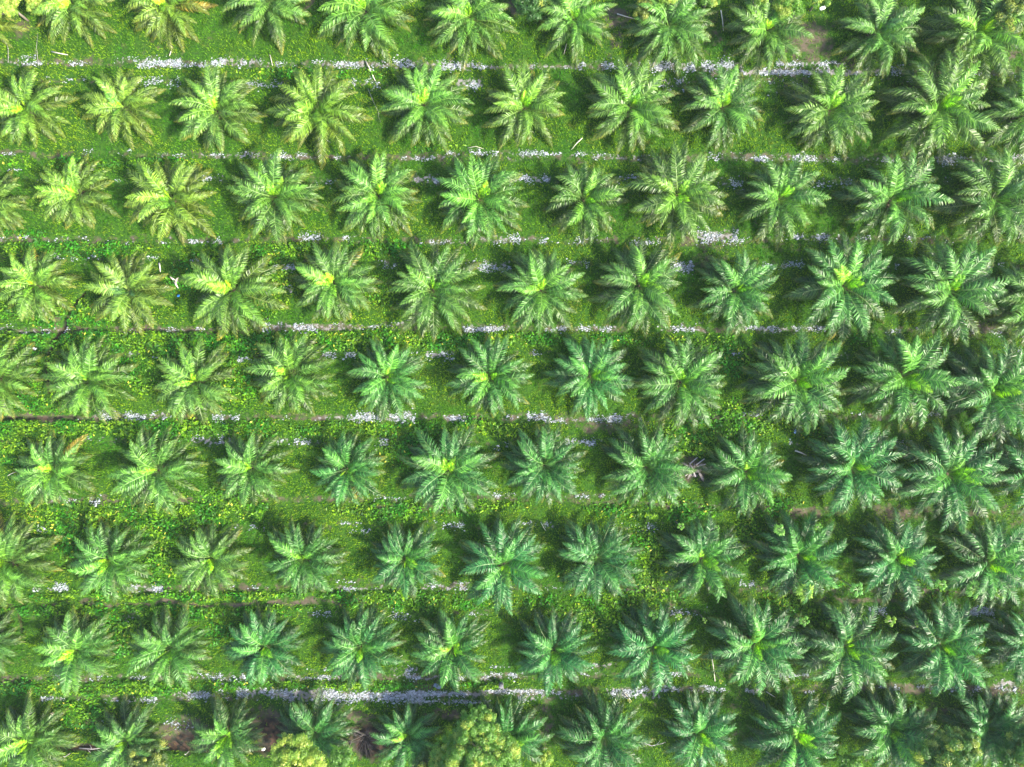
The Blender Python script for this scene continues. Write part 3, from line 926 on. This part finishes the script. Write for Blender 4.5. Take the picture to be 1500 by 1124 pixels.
LG, LY = (.13, .30, .06), (.26, .36, .04)
for i, (px, py, r_, h, lab, col, nl) in enumerate([
 (1141, 776, 10, 3.3, "pale green sapling tuft above the ninth palm of the seventh row", LG, 10),
 (1198, 772, 7, 2.6, "small green sapling tuft behind the ninth palm of seventh row", LG, 8),
 (1178, 866, 13, 3.0, "widest lime sapling tuft, directly below seventh row ninth palm", LY, 14),
 (1218, 857, 5, 2.2, "tiny lime sapling between the widest tuft and a blue-green tuft", LY, 6),
 (1253, 862, 11, 3.0, "blue-green sapling tuft below left of seventh row tenth palm", (.09, .27, .08), 10),
 (1377, 855, 9, 2.8, "mid green sapling tuft right of the seventh row tenth palm", LG, 9),
 (1424, 863, 13, 2.6, "loose lime sapling below the last palm of the seventh row", LG, 13),
 (1462, 868, 9, 2.2, "yellowish sapling near the right edge below the seventh row", LY, 8),
 (1178, 910, 9, 2.2, "sapling with slanting pale stem left of eighth row tenth palm", LG, 8),
 (1304, 909, 9, 2.2, "yellow-green sapling with slanting stem below gravel patch, eighth row", LY, 8),
 (1342, 913, 6, 2.0, "thin yellow sapling, rightmost of the three slanting stems", LY, 5),
 (997, 771, 6, 2.2, "little lime tuft above left of eighth palm, seventh row", LG, 7),
 (1050, 773, 5, 2.2, "little green tuft above right of eighth palm, seventh row", LG, 7),
 (1048, 866, 9, 2.2, "lime tuft touching the lower fronds of seventh row eighth palm", LG, 9),
 (958, 902, 8, 2.4, "green tuft above the eighth row palm left of the pair", LG, 8),
 (995, 904, 5, 2.4, "yellowish small tuft above eighth row palm, right of the pair", LY, 7),
 (1032, 909, 5, 1.8, "tiny sapling with curved pale stem in a grass gap", LY, 5),
 (1056, 998, 4, 1.5, "small yellow sapling tuft beside the long white pole", (.5, .42, .04), 5),
 (922, 1028, 4, .9, "tiny yellow-tipped sapling lying over pale gravel in main track", (.45, .36, .05), 5),
]):
    sapling(px, py, r_, h, lab, col, 300 + i, nl)


# ---------------------------------------------------------------- dead wood, poles and scraps
def simple_mat(name, a_, b_, rough=.8, scale=5):
    m, nt, ln = new_mat(name)
    p = nt.new("ShaderNodeBsdfPrincipled")
    ln.new(mixrgb(nt, ln, pos_noise(nt, ln, scale, 4), a_, b_), p.inputs["Base Color"])
    p.inputs["Roughness"].default_value = rough
    o = nt.new("ShaderNodeOutputMaterial")
    ln.new(p.outputs[0], o.inputs[0])
    return m


pale_wood = simple_mat("bleached_wood", (.38, .33, .27), (.70, .66, .60))
grey_wood = simple_mat("weathered_wood", (.20, .18, .18), (.46, .43, .45))
brown_wood = simple_mat("dry_brown_wood", (.10, .07, .06), (.30, .24, .20))
purple_twig = simple_mat("dead_twigs", (.025, .022, .022), (.08, .07, .07))


def stick(name, pts, r_, label, cat, mat, twigs=0, z=.22, seed=0, group=None):
    R = random.Random(seed + 77)
    W = []
    for i, (px, py) in enumerate(pts):
        x_, y_ = at(px, py, z)
        W.append(Vector((x_, y_, ground_z(x_, y_) + z * (.6 + .5 * (i % 2)))))
    base = W[0].copy()
    paths = [[(w_ - base, r_ * (1 - .6 * i / (len(W) - 1))) for i, w_ in enumerate(W)]]
    for _ in range(twigs):
        i = R.randrange(len(W) - 1)
        s_ = W[i].lerp(W[i + 1], R.random()) - base
        d = (W[i + 1] - W[i]).normalized()
        d = (d + Vector((R.uniform(-1, 1), R.uniform(-1, 1), R.uniform(0, .5)))).normalized()
        l = (W[-1] - W[0]).length * R.uniform(.2, .4)
        paths.append([(s_, r_ * .5), (s_ + d * l * .5 + Vector((R.uniform(-.1, .1), 0, .05)), r_ * .35), (s_ + d * l, r_ * .12)])
    tv, tf = tube(paths)
    o = link(name, mesh_list(name, tv, tf, smooth=True), mat)
    o.location = base
    tag(o, label, cat, group)
    return o


STK = [
 ([(76, 76), (88, 79), (100, 81)], .07, "short bleached branch on grass below the first full top row palm", pale_wood, 0),
 ([(12, 92), (13, 72), (10, 66), (6, 60)], .018, "thin forked twig standing by the left end of gravel track", grey_wood, 2),
 ([(56, 96), (55, 70), (56, 48)], .015, "thin upright twig beside the first top row palm", grey_wood, 1),
 ([(250, 74), (248, 82)], .05, "stub of pale wood above the gravel below second palm", pale_wood, 0),
 ([(395, 80), (399, 96)], .04, "short pale stick crossing the edge of the top gravel track", pale_wood, 0),
 ([(535, 88), (541, 100), (549, 117)], .075, "white branch lying across the top gravel track", pale_wood, 1),
 ([(538, 128), (545, 145), (555, 166)], .02, "long curved twig in grass between fourth and fifth second row palms", grey_wood, 1),
 ([(904, 20), (916, 24), (930, 27)], .06, "pale pole lying on bare soil near the top edge shrub", pale_wood, 0),
 ([(1056, 15), (1058, 30), (1060, 45)], .06, "pale pole standing in the gap before the ninth top row palm", pale_wood, 0),
 ([(853, 202), (845, 210), (837, 219)], .05, "slim bleached stick in grass left of seventh second row palm", pale_wood, 0),
 ([(685, 216), (697, 214), (708, 217)], .03, "thin straw coloured twig above the second gravel track", pale_wood, 0),
 ([(830, 64), (828, 72), (826, 79)], .04, "small white stick under the sixth top row palm fronds", pale_wood, 0),
 ([(1164, 660), (1172, 663), (1181, 667)], .085, "thick pale log beside the ninth palm of the sixth row", pale_wood, 0),
 ([(1042, 958), (1045, 978), (1048, 999)], .065, "long white pole on grass left of the ninth eighth row palm", pale_wood, 0),
 ([(912, 1014), (918, 1020), (926, 1029)], .05, "pale crooked stick over gravel in the bottom main track", pale_wood, 1),
 ([(1123, 1014), (1130, 1018), (1136, 1022)], .04, "small pale twig above the ninth bottom row palm", pale_wood, 0),
 ([(1204, 1031), (1210, 1034), (1216, 1037)], .03, "fine twig in grass right of the ninth bottom row palm", pale_wood, 0),
 ([(939, 1088), (955, 1093), (972, 1090)], .055, "forked grey branch between seventh and eighth bottom row palms", grey_wood, 3),
 ([(110, 1101), (130, 1102), (145, 1101)], .06, "forked grey branch lying along the bottom left ditch", grey_wood, 3),
 ([(1352, 1114), (1366, 1118), (1378, 1112), (1388, 1104)], .07, "grey dead branch poking out of the bottom right tree", grey_wood, 3),
 ([(577, 968), (584, 963), (590, 960)], .035, "short straw stick in grass right of fifth eighth row palm", pale_wood, 0),
 ([(566, 905), (573, 901), (579, 900)], .02, "wispy straw twig above the fifth eighth row palm", pale_wood, 0),
 ([(234, 386), (236, 392), (236, 399)], .08, "pale wooden peg sticking up right of the second fourth row palm", pale_wood, 0),
 ([(12, 697), (18, 694), (25, 691)], .03, "thin pale twig at left edge beside the first sixth row palm", pale_wood, 0),
 ([(792, 765), (797, 774), (800, 778)], .03, "curled pale twig near gravel above the sixth seventh row palm", pale_wood, 1),
 ([(1403, 1046), (1412, 1052)], .03, "tiny twig above the last bottom row palm", grey_wood, 0),
 ([(1100, 1083), (1108, 1092)], .04, "short grey stick between eighth and ninth bottom row palms", grey_wood, 0),
]
for i, (pts, r_, lab, mt, tw) in enumerate(STK):
    stick("fallen_branch", pts, r_, lab, "branch", mt, tw, .2, i, "fallen branches and sticks")

# three stakes along the bottom ditch
for i, (px, py, lab) in enumerate([
 (98, 1103, "leaning pale stake right of the first bottom row palm"),
 (236, 1102, "leaning pale stake on the ditch edge below reddish soil, nearer the second palm"),
 (273, 1100, "leaning pale stake on the ditch edge, nearer the third bottom row palm")]):
    x_, y_ = at(px, py + 5, .2)
    tv, tf = tube([[(Vector((0, 0, -.3)), .045), (Vector((.18, .25, .9)), .04), (Vector((.22, .42, 1.15)), .03)]])
    o = link("wooden_stake", mesh_list("wooden_stake", tv, tf), grey_wood, None, (x_, y_, ground_z(x_, y_)))
    tag(o, lab, "stake", "stakes along the ditch")

# root stump with three arms
x_, y_ = at(258, 413, .3)
tv, tf = tube([[(Vector((0, 0, -.1)), .20), (Vector((.02, .05, .35)), .17)],
               [(Vector((0, .05, .25)), .13), (Vector((-.35, .40, .45)), .05)],
               [(Vector((0, .05, .25)), .12), (Vector((.38, .32, .42)), .04)],
               [(Vector((0, 0, .25)), .15), (Vector((.15, -.35, .35)), .09), (Vector((.32, -.62, .3)), .03)]], 8)
o = link("dead_stump", mesh_list("dead_stump", tv, tf, smooth=True), simple_mat("stump_wood", (.22, .19, .17), (.52, .45, .40), .9, 9), None, (x_, y_, ground_z(x_, y_)))
tag(o, "grey dead stump with three root arms left of fourth row third palm", "stump")

# dark bare shrub at the bottom, and a heap of dead fronds
def bare_shrub(px, py, rpx, label, seed, nb=26, h=1.6):
    R = random.Random(seed)
    x_, y_ = at(px, py, h * .6)
    paths = []
    for i in range(nb):
        a_ = i * 2.4
        rr = rpx * MPP * R.uniform(.5, 1.05)
        m1 = Vector((math.cos(a_) * rr * .45, math.sin(a_) * rr * .45, h * R.uniform(.5, .7)))
        e = Vector((math.cos(a_ + .2) * rr, math.sin(a_ + .2) * rr, h * R.uniform(.55, 1.1)))
        paths.append([(Vector((0, 0, -.1)), .035), (m1, .024), (e, .008)])
        for _ in range(4):
            b_ = a_ + R.uniform(-1, 1)
            paths.append([(m1.lerp(e, R.random()), .014), (e + Vector((math.cos(b_), math.sin(b_), R.uniform(-.3, .4))) * R.uniform(.15, .5), .006)])
    tv, tf = tube(paths, 4)
    o = link("bare_shrub", mesh_list("bare_shrub", tv, tf), purple_twig, None, (x_, y_, ground_z(x_, y_)))
    tag(o, label, "bare shrub")


bare_shrub(534, 1086, 19, "leafless dark purple shrub on black soil left of fifth bottom palm", 5)
bare_shrub(1478, 1034, 14, "leafless pale twig bush near the right edge below main track", 6, 16, 1.2)

R = random.Random(91)
x_, y_ = at(1018, 686, .2)
root = bpy.data.objects.new("dead_frond_heap", None)
C.objects.link(root)
root.location = (x_, y_, ground_z(x_, y_))
tag(root, "grey heap of dead fronds and rotten wood between two sixth row palms", "frond heap")
dead_m = simple_mat("dead_leaf", (.10, .09, .085), (.30, .27, .28))
tmp = FR[8][0].copy()
tmp.materials.clear()
tmp.materials.append(dead_m)
tmp.materials.append(dead_m)
for i in range(14):
    l = link("dead_frond", tmp, None, root, (R.uniform(-.9, .9), R.uniform(-.6, .6), .08 + .03 * i), (R.uniform(-.3, .3), R.uniform(0, .25), R.uniform(0, 6.28)), R.uniform(.22, .36))
for i in range(5):
    a_ = R.uniform(0, 3.14)
    d = Vector((math.cos(a_), math.sin(a_), .1)) * R.uniform(.3, .55)
    c_ = Vector((R.uniform(-.8, .8), R.uniform(-.5, .7), .45))
    tv, tf = tube([[(c_ - d, .06), (c_ + d, .04)]])
    link("log", mesh_list("log", tv, tf), grey_wood, root)

# scraps
def crumpled(name, px, py, sx, sy, label, cat, mat, seed, z=.15, rot=0):
    R = random.Random(seed)
    V, F = [], []
    n = 7
    for i in range(n):
        for j in range(n):
            u, v = i / (n - 1) - .5, j / (n - 1) - .5
            k = 1 - .35 * R.random() * (abs(u) + abs(v))
            V.append(Vector((u * sx * k, v * sy * k, z + R.uniform(-.05, .09))))
    for i in range(n - 1):
        for j in range(n - 1):
            F.append([i * n + j, (i + 1) * n + j, (i + 1) * n + j + 1, i * n + j + 1])
    x_, y_ = at(px, py, z)
    o = link(name, mesh_list(name, V, F, smooth=True), mat, None, (x_, y_, ground_z(x_, y_)), (0, 0, rot))
    md = o.modifiers.new("thick", 'SOLIDIFY')
    md.thickness = .02
    tag(o, label, cat)


white_m = simple_mat("white_plastic", (.70, .72, .75), (.85, .86, .88), .4)
blue_m = simple_mat("faded_blue_sheet", (.08, .12, .18), (.28, .36, .46), .5, 3)
crumpled("plastic_sack", 1204, 13, .6, .32, "white plastic sack on shaded ground at the top edge", "sack", white_m, 1, .9, .4)
crumpled("plastic_scrap", 384, 1100, .38, .3, "white crumpled scrap on dark soil right of third bottom palm", "scrap", white_m, 2)
crumpled("tarpaulin_scrap", 641, 1004, .75, .45, "faded blue scrap on the grass strip above the bottom gravel track", "scrap", blue_m, 3, .2, -.5)
crumpled("plastic_scrap", 52, 511, .35, .20, "pale bluish scrap in creeper left of the second fifth row palm", "scrap", white_m, 4, .35, -.6)
crumpled("plastic_bag", 263, 434, .22, .2, "tiny bright blue bag in weeds below the dead stump", "bag", simple_mat("bright_blue", (.03, .20, .62), (.06, .35, .80), .4), 5, .2)
crumpled("plastic_scrap", 1164, 632, .40, .30, "light blue scrap in weeds above the thick pale log", "scrap", simple_mat("light_blue", (.25, .45, .75), (.45, .62, .85), .4), 6, .2, .9)
crumpled("cardboard_scrap", 76, 1046, .30, .20, "small orange-white scrap above the first bottom row palm", "scrap", simple_mat("pale_card", (.65, .45, .30), (.80, .70, .60)), 7, .2, .4)

# short dark post stump on the strip above the bottom track
x_, y_ = at(734, 1003, .3)
tv, tf = tube([[(Vector((0, 0, -.1)), .24), (Vector((0, 0, .35)), .22), (Vector((.02, .02, .62)), .20), (Vector((.02, .02, .64)), .12)],
               [(Vector((.1, -.1, .1)), .10), (Vector((.2, -.5, .12)), .05)]], 9)
o = link("tree_stump", mesh_list("tree_stump", tv, tf), simple_mat("dark_stump", (.05, .05, .06), (.20, .20, .23)), None, (x_, y_, ground_z(x_, y_)))
tag(o, "dark grey stump on the grass strip above the bottom gravel track", "stump")

# ---------------------------------------------------------------- thin humid air
hz = bpy.data.materials.new("humid_air")
hz.use_nodes = True
hn = hz.node_tree.nodes
hn.clear()
pv = hn.new("ShaderNodeVolumePrincipled")
pv.inputs["Color"].default_value = (.80, .90, .95, 1)
pv.inputs["Density"].default_value = .00013
ho = hn.new("ShaderNodeOutputMaterial")
hz.node_tree.links.new(pv.outputs[0], ho.inputs["Volume"])
X, Y, Z0, Z1 = 2600, 2600, -2.5, CAM_H + 2
hv = [(-X, -Y, Z0), (X, -Y, Z0), (X, Y, Z0), (-X, Y, Z0), (-X, -Y, Z1), (X, -Y, Z1), (X, Y, Z1), (-X, Y, Z1)]
hf = [[3, 2, 1, 0], [4, 5, 6, 7], [0, 1, 5, 4], [1, 2, 6, 5], [2, 3, 7, 6], [3, 0, 4, 7]]
tag(link("haze", mesh_list("haze", hv, hf), hz), "thin humid morning haze over the plantation", None, None, "stuff")
